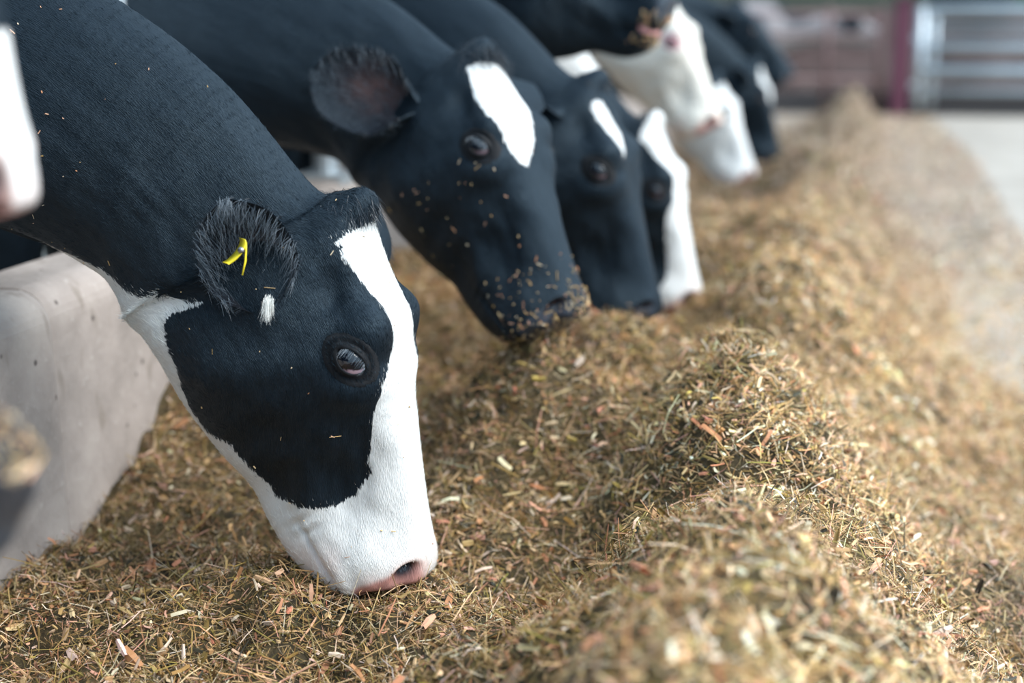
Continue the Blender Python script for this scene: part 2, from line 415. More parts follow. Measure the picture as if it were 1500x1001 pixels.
    pk = np.clip(front*.35*smoothstep((v+.02)/.1)+pink+.75*rim*near_head+.35*smoothstep((s-.47)/.03)*smoothstep((.03-abs(v+.03))/.03)*near_head, 0, 1)+.25*smoothstep((s-.42)/.05)*smoothstep((-.05-v)/.03)*near_head
    mk = np.stack([np.clip(pk, 0, 1), padm, np.clip(nost*1.6, 0, 1)*near_head], 1)
    fuv = np.stack([U, G, np.zeros_like(U)], 1)
    Vs = [V]; Fs = [F]; at = dict(pat=[pat], mk=[mk], fuv=[fuv], skin=[pat*0]); nn = len(V)
    # caps
    for r0 in (0, n-1):
        ring = np.arange(r0*m, r0*m+m); Vs.append(V[ring].mean(0)[None]); 
        Fs_c = np.array([(ring[k], ring[(k+1) % m], nn) if r0 == 0 else (ring[(k+1) % m], ring[k], nn) for k in range(m)])
        nn += 1; at['skin'].append([0.0]); at['pat'].append([pat[ring[0]]]); at['mk'].append(mk[ring[:1]]); at['fuv'].append(fuv[ring[:1]])
        Fs.append(Fs_c)
    # ears
    ears = []
    for sd, e in ((1, ear), (-1, ear_far)):
        if e is None: e = dict(d=(-.15, .1, 1.0), n=(.6, -.7, 0), loc=True)
        if e == 0: continue
        b = H(*e.get('base', (.070, -.075, .070*sd))) if 'base' in e else H(.070, -.072, .068*sd)
        d, nn_ = np.array(e['d'], float), np.array(e['n'], float)
        if e.get('loc'):
            d = np.array([d[0], d[1], d[2]*sd])@M; nn_ = np.array([nn_[0], nn_[1], nn_[2]*sd])@M
        else:
            d = d[0]*RIGHT+d[1]*UPV-d[2]*FW; nn_ = nn_[0]*RIGHT+nn_[1]*UPV-nn_[2]*FW
        ev, ef, inn = ear_mesh(b, d, nn_, L=e.get('L', .17)*scale, W=e.get('W', .056)*scale)
        ears.append((b, unit(d), unit(nn_-np.dot(nn_, unit(d))*unit(d)), ev, inn))
        Vs.append(ev); Fs.append(ef+nn); nn += len(ev)
        at['pat'].append(np.full(len(ev), e.get('pat', -.05))); at['skin'].append(np.array(ear_mesh.sk)*e.get('skin', .6)*(.6+.4*vnoise(ev[:, 0], ev[:, 2], 9, 60)))
        at['mk'].append(np.stack([inn*e.get('pink', .4), inn*0, inn*e.get('dark', .25)], 1))
        at['fuv'].append(np.stack([(ev-b)@unit(d), (ev-b)@np.cross(unit(d), unit(nn_)), np.zeros(len(ev))], 1))
    # legs
    if legs:
        for fx, rear in ((-.08, 0), (-1.32, 1)):
            for sd in (1, -1):
                q = c1*np.array([1, 1, 0])+bf*fx+bl*.16*sd
                if rear: pr = [(0, .95, .17), (.10, .70, .12), (-.10, .50, .065), (-.02, .30, .042), (.03, .12, .045), (.05, .06, .055), (.06, 0, .065)]
                else: pr = [(0, .90, .13), (.02, .70, .10), (.03, .50, .065), (.02, .40, .055), (.02, .24, .038), (.03, .10, .045), (.05, .05, .052), (.06, 0, .06)]
                k2 = 16; rows = catmull(pr, np.linspace(0, len(pr)-1, 22)); lv = []
                for a_, z_, r_ in rows:
                    w = np.linspace(0, 2*math.pi, k2, endpoint=False)
                    z2 = z_*(1.0+body_z/.9) if z_ > .1 else z_
                    lv.append((q+bf*a_+[0, 0, z2])[None]+np.outer(np.cos(w)*r_*1.1, bf)+np.outer(np.sin(w)*r_*.85, bl))
                lv = np.concatenate(lv); lf = np.array([(i*k2+k, i*k2+(k+1) % k2, (i+1)*k2+(k+1) % k2, (i+1)*k2+k) for i in range(21) for k in range(k2)])[:, ::-1]
                Vs.append(lv); Fs.append(lf+nn); nn += len(lv)
                z_ = lv[:, 2]; at['skin'].append(z_*0); at['pat'].append(np.clip(.42-z_+.05*np.sin(lv[:, 0]*30), -.05, .05)); at['mk'].append(np.stack([z_*0, z_*0, (z_ < .07)*.8], 1))
                at['fuv'].append(np.stack([z_, np.tile(np.linspace(0, .4, k2), 22), z_*0], 1))
    root = mesh_np(name, np.concatenate(Vs), Fs, mat, attrs={k: np.concatenate(a) for k, a in at.items()})
    tag(root, label, 'cow', group)
    DBG[label] = (V, U/scale, G/scale, N, loc)
    # eyes
    for sd in (1, -1):
        tgt = np.array([.190, .003]); cand = np.where(near_head & (np.sign(y) == sd) & (ay > .05))[0]
        k = cand[np.argsort(((s[cand]-tgt[0])**2+(v[cand]-tgt[1])**2))[:1]][0]
        Nm = unit(M[2]*sd*1.0+M[1]*.30-M[0]*.05*0)      # eye looks out and slightly forward
        sp = O+scale*(np.array([tgt[0], tgt[1], sd*(ay[k]+.0125)])@M)   # original (uncarved) skin
        er = .0215*scale; ec = sp-Nm*er*.90
        u_, v_ = np.meshgrid(np.linspace(0, math.pi, 25), np.linspace(0, 2*math.pi, 33)[:-1], indexing='ij')
        ax1 = unit(M[0]-np.dot(M[0], Nm)*Nm); ax2 = np.cross(Nm, ax1)*1.0   # ax1 towards the nose
        if np.dot(ax2, M[1]) < 0: ax2 = -ax2                         # ax2 towards the forehead
        dirs = (np.cos(u_)[..., None]*Nm+np.sin(u_)[..., None]*(np.cos(v_)[..., None]*ax1+np.sin(v_)[..., None]*ax2)).reshape(-1, 3)
        ef = np.array([(i*32+k_, i*32+(k_+1) % 32, (i+1)*32+(k_+1) % 32, (i+1)*32+k_) for i in range(24) for k_ in range(32)])
        look = unit(Nm*1.0-ax1*.18+ax2*.12); _c, _s = math.cos(.72), math.sin(.72); lowf = (_c*ax1+_s*ax2)*.62-(-_s*ax1+_c*ax2)*.72; scl = smoothstep((dirs@unit(lowf)-.46)/.04)
        eye = mesh_np('eye', ec+dirs*er, ef, EYE, root, attrs=dict(scl=scl*(1.0 if hair > 1 else .25)))
        # lids
        ca, sa = math.cos(.72), math.sin(.72); px = ca*ax1+sa*ax2; qx = -sa*ax1+ca*ax2   # canthus axis
        K = 48; th = np.linspace(0, 2*math.pi, K, endpoint=False); rows = []
        near_v = cand[np.argsort(((V[cand]-sp)**2).sum(1))[:900]]; rel = V[near_v]-ec
        pn = np.stack([rel@px, rel@qx], 1); hn = rel@Nm
        aa, bb_ = .0198*scale, .0128*scale
        for r_, lift, mixh in ((1.0, -.0035, 0), (1.0, .0006, 0), (1.10, .0026, 0), (1.28, .0034, .05), (1.5, .0004, .4), (1.70, .0018, .75), (2.05, .0002, 1.0), (2.5, -.004, 1.0)):
            ex = np.cos(th)*aa*(r_); ey = np.sign(np.sin(th))*abs(np.sin(th))**1.15*bb_*(r_+(.25*(r_-1)))
            if lift == -.0035: ex = ex*.97; ey = ey*.97
            rr2 = ex**2+ey**2; hs_ = np.sqrt(np.maximum(er**2-rr2, (er*.35)**2))
            hh_ = np.array([hn[np.argsort((pn[:, 0]-a)**2+(pn[:, 1]-b)**2)[:4]].mean() for a, b in zip(ex, ey)])
            hgt = hs_*(1-mixh)+np.minimum(hh_, er*1.1)*mixh+lift*scale*(1+.9*np.maximum(np.sin(th), 0))
            rows.append(ec+np.outer(ex, px)+np.outer(ey, qx)+np.outer(hgt, Nm))
        lv = np.concatenate(rows); lf = np.array([(i*K+k_, i*K+(k_+1) % K, (i+1)*K+(k_+1) % K, (i+1)*K+k_) for i in range(7) for k_ in range(K)])
        mesh_np('eyelid', lv, lf, eye_ring, root, attrs=dict(fuv=lv-ec))
        if hair > 1:
            r = np.random.default_rng(12); rv = np.concatenate(rows[3:8]); pk_ = r.integers(0, len(rv), 2600); rt = rv[pk_]+r.normal(0, .0013, (2600, 3))
            ok = (((rt-ec)@px/(aa*1.22))**2+((rt-ec)@qx/(bb_*1.25))**2) > 1; rt = rt[ok]-Nm*.0006
            h_ = strands('eyelid_hair', rt, np.tile(-M[0]*.8-M[1]*.3+Nm*.12, (len(rt), 1)), .0055, .0004, HAIRC, root, droop=(0, 0, 0), curl=.14, seed=15); h_['kind'] = 'stuff'
        if hair:
            kk = np.linspace(.12*math.pi, .88*math.pi, 46); rt = ec+np.outer(np.cos(kk)*aa*1.04, px)+np.outer(np.sin(kk)*bb_*1.04, qx)+Nm*er*.84
            strands('eyelashes', rt, np.tile(unit(Nm*.8-qx*.55), (46, 1)), .016*scale, .0005, HAIRG, eye, droop=-qx*.5, curl=.10, seed=3)
    # hair
    if hair:
        for j, (b, d, nq, ev, inn) in enumerate(ears):
            if hair < 2 and j: continue
            iv = np.where(inn > .5)[0]; iv = iv[(((ev[iv]-b)@d) > .03)]; r = np.random.default_rng(5+j); pick = r.choice(iv, 900*hair)
            rt = ev[pick]+r.normal(0, .002, (len(pick), 3)); dr = -d*.5+nq*.55-M[0]*0+r.normal(0, .15, (len(pick), 3))
            aside = np.cross(d, nq); dr = dr-np.outer((rt-b)@aside, aside)*9
            strands('ear_hair', rt, dr, .024*scale, .0006, HAIRG if j == 0 else HAIRB, root, droop=(0, 0, -.5), curl=.18, seed=9+j)
            # outer edge fringe at the lower border
            mrow = 34; edge = np.concatenate([np.arange(0, len(ev), mrow), np.arange(16, len(ev), mrow)]); edge = edge[(((ev[edge]-b)@d) > .01)]
            pick = r.choice(edge, 420); rt = ev[pick]+r.normal(0, .002, (420, 3))
            out = rt-(b+np.outer((rt-b)@d, d)); out /= np.linalg.norm(out, axis=1)[:, None]+1e-9
            strands('ear_hair', rt, out*.8+d*.25+[0, 0, -.2], .010*scale, .0005, HAIRB, root, droop=(0, 0, -.5), curl=.15, seed=19+j)
    if tuft:
        cand = np.where((s < .030) & (s > -.025) & (ay < .038) & near_head & (v > -.04))[0]; r = np.random.default_rng(11)
        pick = r.choice(cand, tuft); rt = V[pick]+r.normal(0, .002, (tuft, 3))-N[pick]*.002
        dr = N[pick]*.40+M[0]*.85
        strands('poll_tuft', rt, dr, tuft_len*scale, .0007, tuft_mat or HAIRB, root, droop=M[0]*.6-N[pick].mean(0)*.5, curl=.30, seed=2)
    if hair > 1:
        r = np.random.default_rng(77); Vg = V.reshape(n, m, 3); du = np.gradient(Vg, axis=0).reshape(-1, 3); du /= np.linalg.norm(du, axis=1)[:, None]+1e-9
        eyep = np.hypot(s-.19, v-.003); ok = (G > -.06) & (U < 1.35) & ((eyep > .027) | ~near_head) & (mk[:, 1] < .2) & (mk[:, 2] < .1)
        wgt = np.where(ok, np.clip(U, .15, 2), 0); wgt /= wgt.sum(); pick = r.choice(len(V), 110000, p=wgt)
        jit = r.normal(0, .003, (len(pick), 3)); jit -= N[pick]*(jit*N[pick]).sum(1)[:, None]; rt = V[pick]+jit-N[pick]*.0008
        dr = du[pick]*1.0+N[pick]*.10; wh = pat[pick]+r.normal(0, .0035, len(pick)) > 0
        for sel, mt_, nm in ((~wh, HAIRC, 'black_coat_hair'), (wh, HAIRW, 'white_coat_hair')):
            o_ = strands(nm, rt[sel], dr[sel], .0085, .00045, mt_, root, droop=(0, 0, 0), curl=.13, seed=8); o_['kind'] = 'stuff'
    if extra: extra(root, H, M, V, N, s, v, y, near_head, ears)
    return root

# ------------------------------------------------------------------ image helpers (pixel + distance -> place)
def at(px, py, D): return CAM+(FW+RIGHT*(px-750)/2083.0+UPV*(500.5-py)/2083.0)*D

# ------------------------------------------------------------------ large structure
def ridge_x(y): return np.interp(y, [0, 1.2, 2.5, 3.5, 6, 9, 12, 16], [-.10, -.08, -.08, -.06, .02, .14, .32, .42])
BUMPS = [ # x, y, rx, ry, height
 (-.09, 1.22, .20, .34, .065), (-.35, 1.52, .20, .12, .03), (-.12, 1.90, .16, .13, -.055), (-.13, 2.30, .15, .20, .065), (-.02, 2.16, .10, .12, .03),
 (-.30, 2.06, .10, .24, -.075), (-.42, 1.86, .14, .16, -.03), (-.47, 2.46, .13, .16, .205), (-.38, 2.86, .15, .20, .10), (-.64, 2.90, .20, .22, .05), (-.14, 2.86, .16, .16, -.04),
 (-.10, 3.35, .17, .28, .055), (-.42, 3.9, .22, .5, -.10), (-.24, 6.5, .17, .75, -.22), (-.35, 7.9, .25, .5, .12), (-.66, 7.0, .2, 1.2, .06), (-.25, 4.4, .18, .4, .05),
 (.37, 2.28, .12, .14, .085), (.22, 2.62, .08, .3, -.035), (-1.15, 2.62, .20, .30, .15), (-1.12, 3.6, .2, .8, .08),
 (-.62, 1.80, .20, .13, .085), (-.50, 1.70, .10, .08, .015), (-.55, 1.35, .3, .2, .02), (-.55, 2.25, .12, .15, .03), (-.45, 5.2, .25, .6, .07), (-1.12, 1.9, .14, .16, .01)]
def terrain(x, y, fine=True):
    x = np.asarray(x, float); y = np.asarray(y, float)
    rx = ridge_x(y)+.03*vnoise(x*0, y, 3, 2.1); d = x-rx
    hc = np.interp(y, [0, 1.5, 4, 8, 14, 16, 16.4], [.40, .385, .37, .34, .32, .16, 0])
    hl = np.interp(y, [0, 1.2, 1.9, 2.4, 3.2, 5, 8.5, 11, 15], [.19, .20, .215, .26, .31, .27, .24, .03, -.03])
    left = hl+(hc-hl)*np.exp(-(np.minimum(d, 0)/.26)**2)+.05*np.exp(-(np.minimum(d,0)/.12)**2)
    wd = np.interp(y, [2, 4, 7, 12], [1, .92, .68, .50])
    right = hc*np.exp(-(np.maximum(d, 0)/.33/wd)**2)+.05*np.exp(-(np.maximum(d-.1, 0)/.50)**2)*wd
    h = np.where(d < 0, left, right)
    for bx, by, sx, sy, hh in BUMPS: h = h+hh*np.exp(-((x-bx)/sx)**2-((y-by)/sy)**2)
    amp = np.clip(h/.12, 0, 1)
    if fine:
        h = h+amp*(.026*vnoise(x, y, 11, 5)+.026*vnoise(x, y, 12, 12)+.018*vnoise(x, y, 13, 27)+.008*vnoise(x, y, 14, 55))
    fade = smoothstep((np.interp(y, [2, 3.5, 5, 9], [.95, .90, .84, .74])*wd**1.3+.1*vnoise(x*0, y, 5, 1.3)-d)/.35)
    return np.where(x > rx, h*fade-.012*(1-fade), h)

CONC = newmat('concrete', (.5,.46,.42), .85); t = NT(CONC)
geo = t.new('ShaderNodeNewGeometry').outputs['Position']
c = t.ramp(t.noise(geo, 3.0, 6, .65), [(.3, (.22,.19,.17)), (.5, (.36,.31,.28)), (.72, (.50,.445,.40))])
c = t.mix(t.maprange(t.noise(geo, 60.0, 4), .62, .80, 0, .5), c, (.58,.53,.49))
c = t.mix(t.maprange(t.noise(t.vscale(geo, (1, 1, .35)), 22.0, 2), .62, .72), c, (.26,.22,.19))
vo = t.new('ShaderNodeTexVoronoi'); vo.inputs['Scale'].default_value = 17; t.l.new(geo, vo.inputs['Vector'])
c = t.mix(t.maprange(vo.outputs['Distance'], .07, .11, 1, 0), c, (.12,.10,.09))
t.l.new(c, t.p.inputs['Base Color']); t.l.new(t.bump(t.noise(geo, 60, 5), .5, .004, t.bump(vo.outputs['Distance'], .0, .002)), t.p.inputs['Normal'])
FLOORM = newmat('floor_concrete', (.6,.56,.52), .8); t = NT(FLOORM)
geo = t.new('ShaderNodeNewGeometry').outputs['Position']
c = t.ramp(t.noise(geo, 1.1, 5, .6), [(.3, (.29,.255,.22)), (.55, (.41,.37,.325)), (.75, (.50,.46,.41))])
c = t.mix(t.maprange(t.noise(geo, 16.0, 6, .7), .52, .68), c, (.36,.27,.17)); t.l.new(c, t.p.inputs['Base Color'])
t.l.new(t.bump(t.noise(geo, 40, 4), .4, .004), t.p.inputs['Normal'])

mb = MB(); mb.box((-9, -4, -.10), (9, 40, 0)); tag(mb.build('floor', FLOORM), kind='structure')
def wall_panel(y0, y1, dx):
    prof = [(-1.39, 0)]
    for k in range(9): a = math.pi-math.pi/2*k/8; prof.append((-1.33+.06*math.cos(a), .57+.06*math.sin(a)))
    for k in range(9): a = math.pi/2-math.pi/2*k/8; prof.append((-1.24+.06*math.cos(a), .57+.06*math.sin(a)))
    prof.append((-1.165, 0)); prof = [(p[0]+dx, p[1]) for p in prof]
    ys = [y0, y0+.006, y0+.02, y1-.02, y1-.006, y1]; ins = [.02, .006, 0, 0, .006, .02]; V = []; m = len(prof)
    for yy, i_ in zip(ys, ins):
        for x_, z_ in prof: V.append((x_*(1)+(-1.28+dx-x_)*i_*6, yy, z_-i_*.5*(z_ > 0)))
    F = [(i*m+k, i*m+(k+1) % m, (i+1)*m+(k+1) % m, (i+1)*m+k) for i in range(5) for k in range(m)]+[tuple(range(m))[::-1], tuple(range(5*m, 6*m))]
    b = MB(); b.add(V, F); return b
for y0, y1, dx in ((-1.4, 2.015, .012), (2.02, 4.4, 0), (4.405, 6.8, .006), (6.805, 9.2, 0), (9.205, 11.6, .004), (11.605, 14.0, 0)):
    tag(wall_panel(y0, y1, dx).build('wall_left', CONC), kind='structure')

# feed heap: ground body, then the loose pieces that lie on it
FEEDM = newmat('feed_bed', (.2,.15,.07), .9); t = NT(FEEDM)
geo = t.new('ShaderNodeNewGeometry').outputs['Position']
c = t.ramp(t.noise(geo, 90, 5, .8), [(.36, (.012,.009,.004)), (.50, (.06,.040,.015)), (.62, (.17,.115,.045)), (.74, (.34,.24,.11))])
c = t.mix(t.maprange(t.noise(geo, 5, 3), .35, .7), c, (.22,.16,.07)); t.l.new(c, t.p.inputs['Base Color'])
t.l.new(t.bump(t.noise(geo, 170, 6, .8), 1.0, .02), t.p.inputs['Normal'])
xs = np.concatenate([np.arange(-1.175, .95, .013), np.arange(.96, 1.3, .03)])
ys = [0.4]
while ys[-1] < 16.4: ys.append(ys[-1]+.012+.006*max(ys[-1]-2.5, 0)**1.0*.5)
ys = np.array(ys); X, Y = np.meshgrid(xs, ys, indexing='ij'); Z = terrain(X, Y)
nx, ny = X.shape; V = np.stack([X.ravel(), Y.ravel(), Z.ravel()], 1); I = np.arange(nx*ny).reshape(nx, ny)
F = np.stack([I[:-1, :-1].ravel(), I[1:, :-1].ravel(), I[1:, 1:].ravel(), I[:-1, 1:].ravel()], 1)
bed = mesh_np('feed_heap', V, F, FEEDM)
tag(bed, 'long ridge of chopped silage feed heaped on the floor along the concrete wall', 'feed', kind='stuff')

STRAW = newmat('straw_pieces', (.4,.3,.15), .62); t = NT(STRAW)
t.l.new(t.attr('col').outputs['Color'], t.p.inputs['Base Color']); t.p.inputs['Specular IOR Level'].default_value = .35
PAL = np.array([(.61,.39,.17), (.72,.51,.27), (.41,.26,.085), (.28,.18,.055), (.14,.110,.036), (.038,.036,.020), (.86,.69,.48), (.54,.25,.12), (.74,.42,.27), (.17,.110,.045), (.42,.32,.075), (.90,.79,.63)])
def pieces(n, x0, x1, y0, y1, size, seed, pw=(.17,.14,.14,.11,.09,.08,.08,.04,.05,.05,.04,.01), lift=.004, keep=None, ks=.70, wk=1.0):
    r = np.random.default_rng(seed); x = r.uniform(x0, x1, n); y = y0+(y1-y0)*r.random(n)**1.0
    if keep is not None: k = keep(x, y, r); x = x[k]; y = y[k]; n = len(x)
    z = terrain(x, y); e = .006
    N = np.stack([-(terrain(x+e, y)-z)/e, -(terrain(x, y+e)-z)/e, np.ones(n)], 1); N[:, :2] = np.clip(N[:, :2], -1.2, 1.2)
    N /= np.linalg.norm(N, axis=1)[:, None]
    kind = r.random(n)                                  # straw, leaf, chip
    L = np.where(kind < ks, r.lognormal(-3.95, .6, n), np.where(kind < ks+(1-ks)*.6, r.uniform(.005, .014, n), r.uniform(.008, .024, n)))*size
    L = np.clip(L, .004, .060*size)
    W = np.where(kind < ks, r.uniform(.0006, .0019, n)*wk, np.where(kind < ks+(1-ks)*.6, r.uniform(.002, .0055, n), r.uniform(.003, .0085, n)))*size
    a = r.uniform(0, 2*math.pi, n); tl = r.normal(0, .45, n)
    d = np.stack([np.cos(a), np.sin(a), np.zeros(n)], 1); d -= N*(d*N).sum(1)[:, None]; d /= np.linalg.norm(d, axis=1)[:, None]
    d = d*np.cos(tl)[:, None]+N*np.sin(tl)[:, None]
    rnd = N+r.normal(0, .45, (n, 3)); s = np.cross(d, rnd); s /= np.linalg.norm(s, axis=1)[:, None]; u = np.cross(s, d)
    c = np.stack([x, y, z], 1)+N*(np.abs(r.normal(0, 1, n))*lift*1.6*size)[:, None]+N*(abs(np.sin(tl))*L*.30)[:, None]
    bend = r.normal(0, .16, n)*L; V = np.zeros((n, 9, 3)); q = .35*W
    for k, tt in enumerate((-.5, 0, .5)):
        p = c+d*(L*tt)[:, None]+u*(bend*(.5-abs(tt))*1.2)[:, None]; w = W*(1 if k == 1 else .72)
        V[:, 3*k] = p-s*(w/2)[:, None]; V[:, 3*k+1] = p+u*q[:, None]; V[:, 3*k+2] = p+s*(w/2)[:, None]
    base = (np.arange(n)*9)[:, None]
    F = np.concatenate([base+np.array([[0,1,4,3]]), base+np.array([[1,2,5,4]]), base+np.array([[3,4,7,6]]), base+np.array([[4,5,8,7]])])
    ci = r.choice(len(PAL), n, p=np.array(pw)/sum(pw)); ci = np.where((kind > ks+(1-ks)*.6) & (r.random(n) < .45), r.choice([6, 7, 8, 1], n), ci)
    col = PAL[ci]*r.uniform(.7, 1.3, (n, 1))*(1+r.normal(0, .06, (n, 3)))
    darkened = np.exp(-((x-.37)/.15)**2-((y-2.26)/.20)**2)+.6*np.exp(-((x+.75)/.22)**2-((y-2.2)/.3)**2); col = col*(1-.55*darkened)[:, None]  # darker feed in the right clump and behind the front cow's head
    patch = vnoise(x, y, 31, 5)                          # damp greener spots and drier paler ones
    alley_tint = smoothstep((x-ridge_x(y)+.10)/.35)             # paler and pinker on the side towards the alley
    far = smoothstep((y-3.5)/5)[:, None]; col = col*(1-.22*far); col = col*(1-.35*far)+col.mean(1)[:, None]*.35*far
    dusky = smoothstep((-.28-x)/.35)                       # pieces get a darker tone towards the wall
    col = col*(1+.22*patch)[:, None]*(1+.14*alley_tint)[:, None]*(1-.24*dusky)[:, None]*np.array([1, .965, .98])+np.outer(alley_tint*.055, (1.03, .88, .80))
    return V.reshape(-1, 3), F, np.repeat(np.clip(col, .01, .95), 9, axis=0)
def feed_pieces(name, label, args):
    Vs, Fs, Cs, nn = [], [], [], 0
    for a in args:
        V, F, Cc = pieces(**a); Vs.append(V); Fs.append(F+nn); Cs.append(Cc); nn += len(V)
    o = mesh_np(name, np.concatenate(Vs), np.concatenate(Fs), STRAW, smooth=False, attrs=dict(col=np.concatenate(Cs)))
    return tag(o, label, 'feed', kind='stuff')
inx = lambda x, y, r: (x < ridge_x(y)+.95)
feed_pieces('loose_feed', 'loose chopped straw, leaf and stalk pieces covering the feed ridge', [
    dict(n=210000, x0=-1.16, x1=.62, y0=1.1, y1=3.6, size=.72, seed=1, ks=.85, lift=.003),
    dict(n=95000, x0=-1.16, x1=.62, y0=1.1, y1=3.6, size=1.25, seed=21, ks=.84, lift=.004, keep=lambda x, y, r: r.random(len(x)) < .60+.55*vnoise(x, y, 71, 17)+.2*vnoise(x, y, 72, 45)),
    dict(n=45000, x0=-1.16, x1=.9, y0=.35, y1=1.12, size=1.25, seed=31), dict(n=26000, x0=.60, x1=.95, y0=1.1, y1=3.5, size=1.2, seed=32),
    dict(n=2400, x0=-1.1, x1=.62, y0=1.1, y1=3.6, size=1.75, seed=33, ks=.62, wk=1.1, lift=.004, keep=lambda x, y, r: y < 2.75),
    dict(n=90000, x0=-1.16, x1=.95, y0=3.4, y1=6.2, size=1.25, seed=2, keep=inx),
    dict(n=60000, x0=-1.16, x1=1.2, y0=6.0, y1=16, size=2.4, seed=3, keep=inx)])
feed_pieces('floor_litter', 'sparse straw litter scattered over the pale alley floor right of the ridge', [
    dict(n=26000, x0=.3, x1=2.2, y0=2.2, y1=9, size=1.3, seed=4, lift=.002, keep=lambda x, y, r: (terrain(x, y) < .02) & (r.random(len(x)) < np.exp(-(x-ridge_x(y)-.6)/.35)))])

# ------------------------------------------------------------------ far end of the barn: gate, pen, wall
GALV = newmat('galvanised_steel', (.50,.56,.60), .42, .6); t = NT(GALV)
t.l.new(t.mix(t.noise(t.new('ShaderNodeNewGeometry').outputs['Position'], 6, 4), (.40,.46,.50), (.66,.72,.76)), t.p.inputs['Base Color'])
RUST = newmat('brown_painted_rail', (.17,.10,.095), .6)
MAROON = newmat('maroon_painted_steel', (.13,.032,.06), .5)
PLINTH = newmat('dark_plinth', (.085,.075,.075), .85)
BACK = newmat('back_wall', (.06,.06,.055), .9); t = NT(BACK)
g_ = t.new('ShaderNodeNewGeometry').outputs['Position']
t.l.new(t.ramp(t.noise(g_, 1.3, 4), [(.3, (.05,.035,.032)), (.5, (.13,.09,.085)), (.7, (.22,.17,.16))]), t.p.inputs['Base Color'])
BAND = newmat('green_grey_cladding', (.075,.085,.065), .8)
LEAF = newmat('leaves', (.07,.22,.06), .6)
GY = 16.2
def gate(name, label, x0, x1, rails, mat, upr, umat):
    root = empty(name, ((x0+x1)/2, GY, 0)); tag(root, label, 'gate')
    def par(o): o.matrix_parent_inverse = Matrix.Translation((-(x0+x1)/2, -GY, 0)); return o
    for z, r in rails:
        b = MB(); b.tube([(x0, GY, z), (x1, GY, z)], r, 12); par(b.build('rail', mat, root, True))
    for x, r in upr:
        b = MB(); b.tube([(x, GY, .10), (x, GY, 1.16)], r, 12); par(b.build('upright', umat, root, True))
    for z in (.80, .30):
        b = MB(); b.box((x0-.05, GY-.05, z), (x0+.02, GY-.02, z+.06)); par(b.build('hinge', mat, root))
    return root
gate('steel_gate', 'galvanised steel gate with five thick rails right of the maroon post', 1.05, 4.2,
     ((1.12, .055), (.93, .030), (.74, .050), (.48, .060), (.27, .030)), GALV, ((1.08, .06), (1.22, .035), (2.65, .03), (4.15, .05)), GALV)
gate('pen_gate', 'brown rusty pen gate with thin rails left of the maroon post', -3.4, .72,
     ((1.08, .022), (.86, .018), (.60, .018), (.38, .03)), RUST, ((-3.3, .04), (-1.4, .03), (.1, .03), (.66, .04)), RUST)
b = MB(); b.box((.80, GY-.07, 0), (.96, GY+.07, 1.22), .015); b.box((.775, GY-.095, 1.22), (.985, GY+.095, 1.25), .015)
tag(b.build('gate_post', MAROON), 'maroon painted square post standing between the two far gates', 'post')
b = MB(); b.box((-5, GY+.15, 0), (5.5, GY+.32, .24), .02); tag(b.build('trim_1', PLINTH), kind='structure')
b = MB(); b.box((-6, 20.0, 0), (6.5, 20.25, 1.15)); tag(b.build('wall_back', BACK), kind='structure')
b = MB(); b.box((-6, 20.02, 1.15), (2.55, 20.2, 3.4)); tag(b.build('wall_back', BAND), kind='structure')
b = MB(); b.box((-9, 20.3, 0), (-6, 20.5, 3.4)); tag(b.build('wall_back', BAND), kind='structure')
# dark box on the back wall, and the shrub beyond the opening
b = MB(); b.box((1.45, 19.86, 1.05), (2.42, 20.01, 1.55), .02); tag(b.build('dark_hatch', newmat('black_board', (.012,.012,.014), .6)), 'black panel fixed to the far back wall above the steel gate', 'panel')
r = np.random.default_rng(8); n = 9000
th_ = r.uniform(0, 2*math.pi, n); ph_ = np.arccos(r.uniform(-1, 1, n)); rad = .75+.25*r.random(n)
P = np.stack([4.2+2.0*rad*np.cos(th_)*np.sin(ph_), 23+.9*rad*np.sin(th_)*np.sin(ph_), 1.5+1.3*rad*np.cos(ph_)], 1)
a_ = r.normal(0, 1, (n, 3)); a_ /= np.linalg.norm(a_, axis=1)[:, None]; b_ = np.cross(a_, r.normal(0, 1, (n, 3))); b_ /= np.linalg.norm(b_, axis=1)[:, None]
V = np.stack([P-a_*.09, P+b_*.05, P+a_*.09, P-b_*.05], 1).reshape(-1, 3)
bush = mesh_np('green_shrub', V, np.arange(4*n).reshape(n, 4), LEAF, smooth=False)
tag(bush, 'bright green shrub beyond the opening at the top right', 'shrub')
mb = MB(); mb.tube([(4.2, 23, -.05), (4.25, 23, .8), (4.2, 23, 1.6)], (.08, .06, .04)); mb.build('stem', RUST, bush, True)
# barrier posts on the wall between the cows
for k, (y_) in enumerate((2.45, 3.62, 5.22)):
    b = MB(); b.tube([(-1.27, y_, .60), (-1.27, y_, 1.75)], .035, 14); b.box((-1.34, y_-.07, .62), (-1.20, y_+.07, .645), .01)
    tag(b.build('barrier_post', GALV, None, False), ('grey steel barrier post standing on the wall behind the nearest feeding cow', 'grey steel barrier post on the wall behind the crumb-nosed cow', 'grey steel barrier post on the wall beside the cream cow')[k], 'post', 'barrier posts on the feed wall')
b = MB(); b.tube([(-1.27, -.5, 1.72), (-1.27, 14, 1.72)], .035, 14); tag(b.build('barrier_rail', GALV), 'long grey steel rail joining the barrier posts above the necks', 'rail')

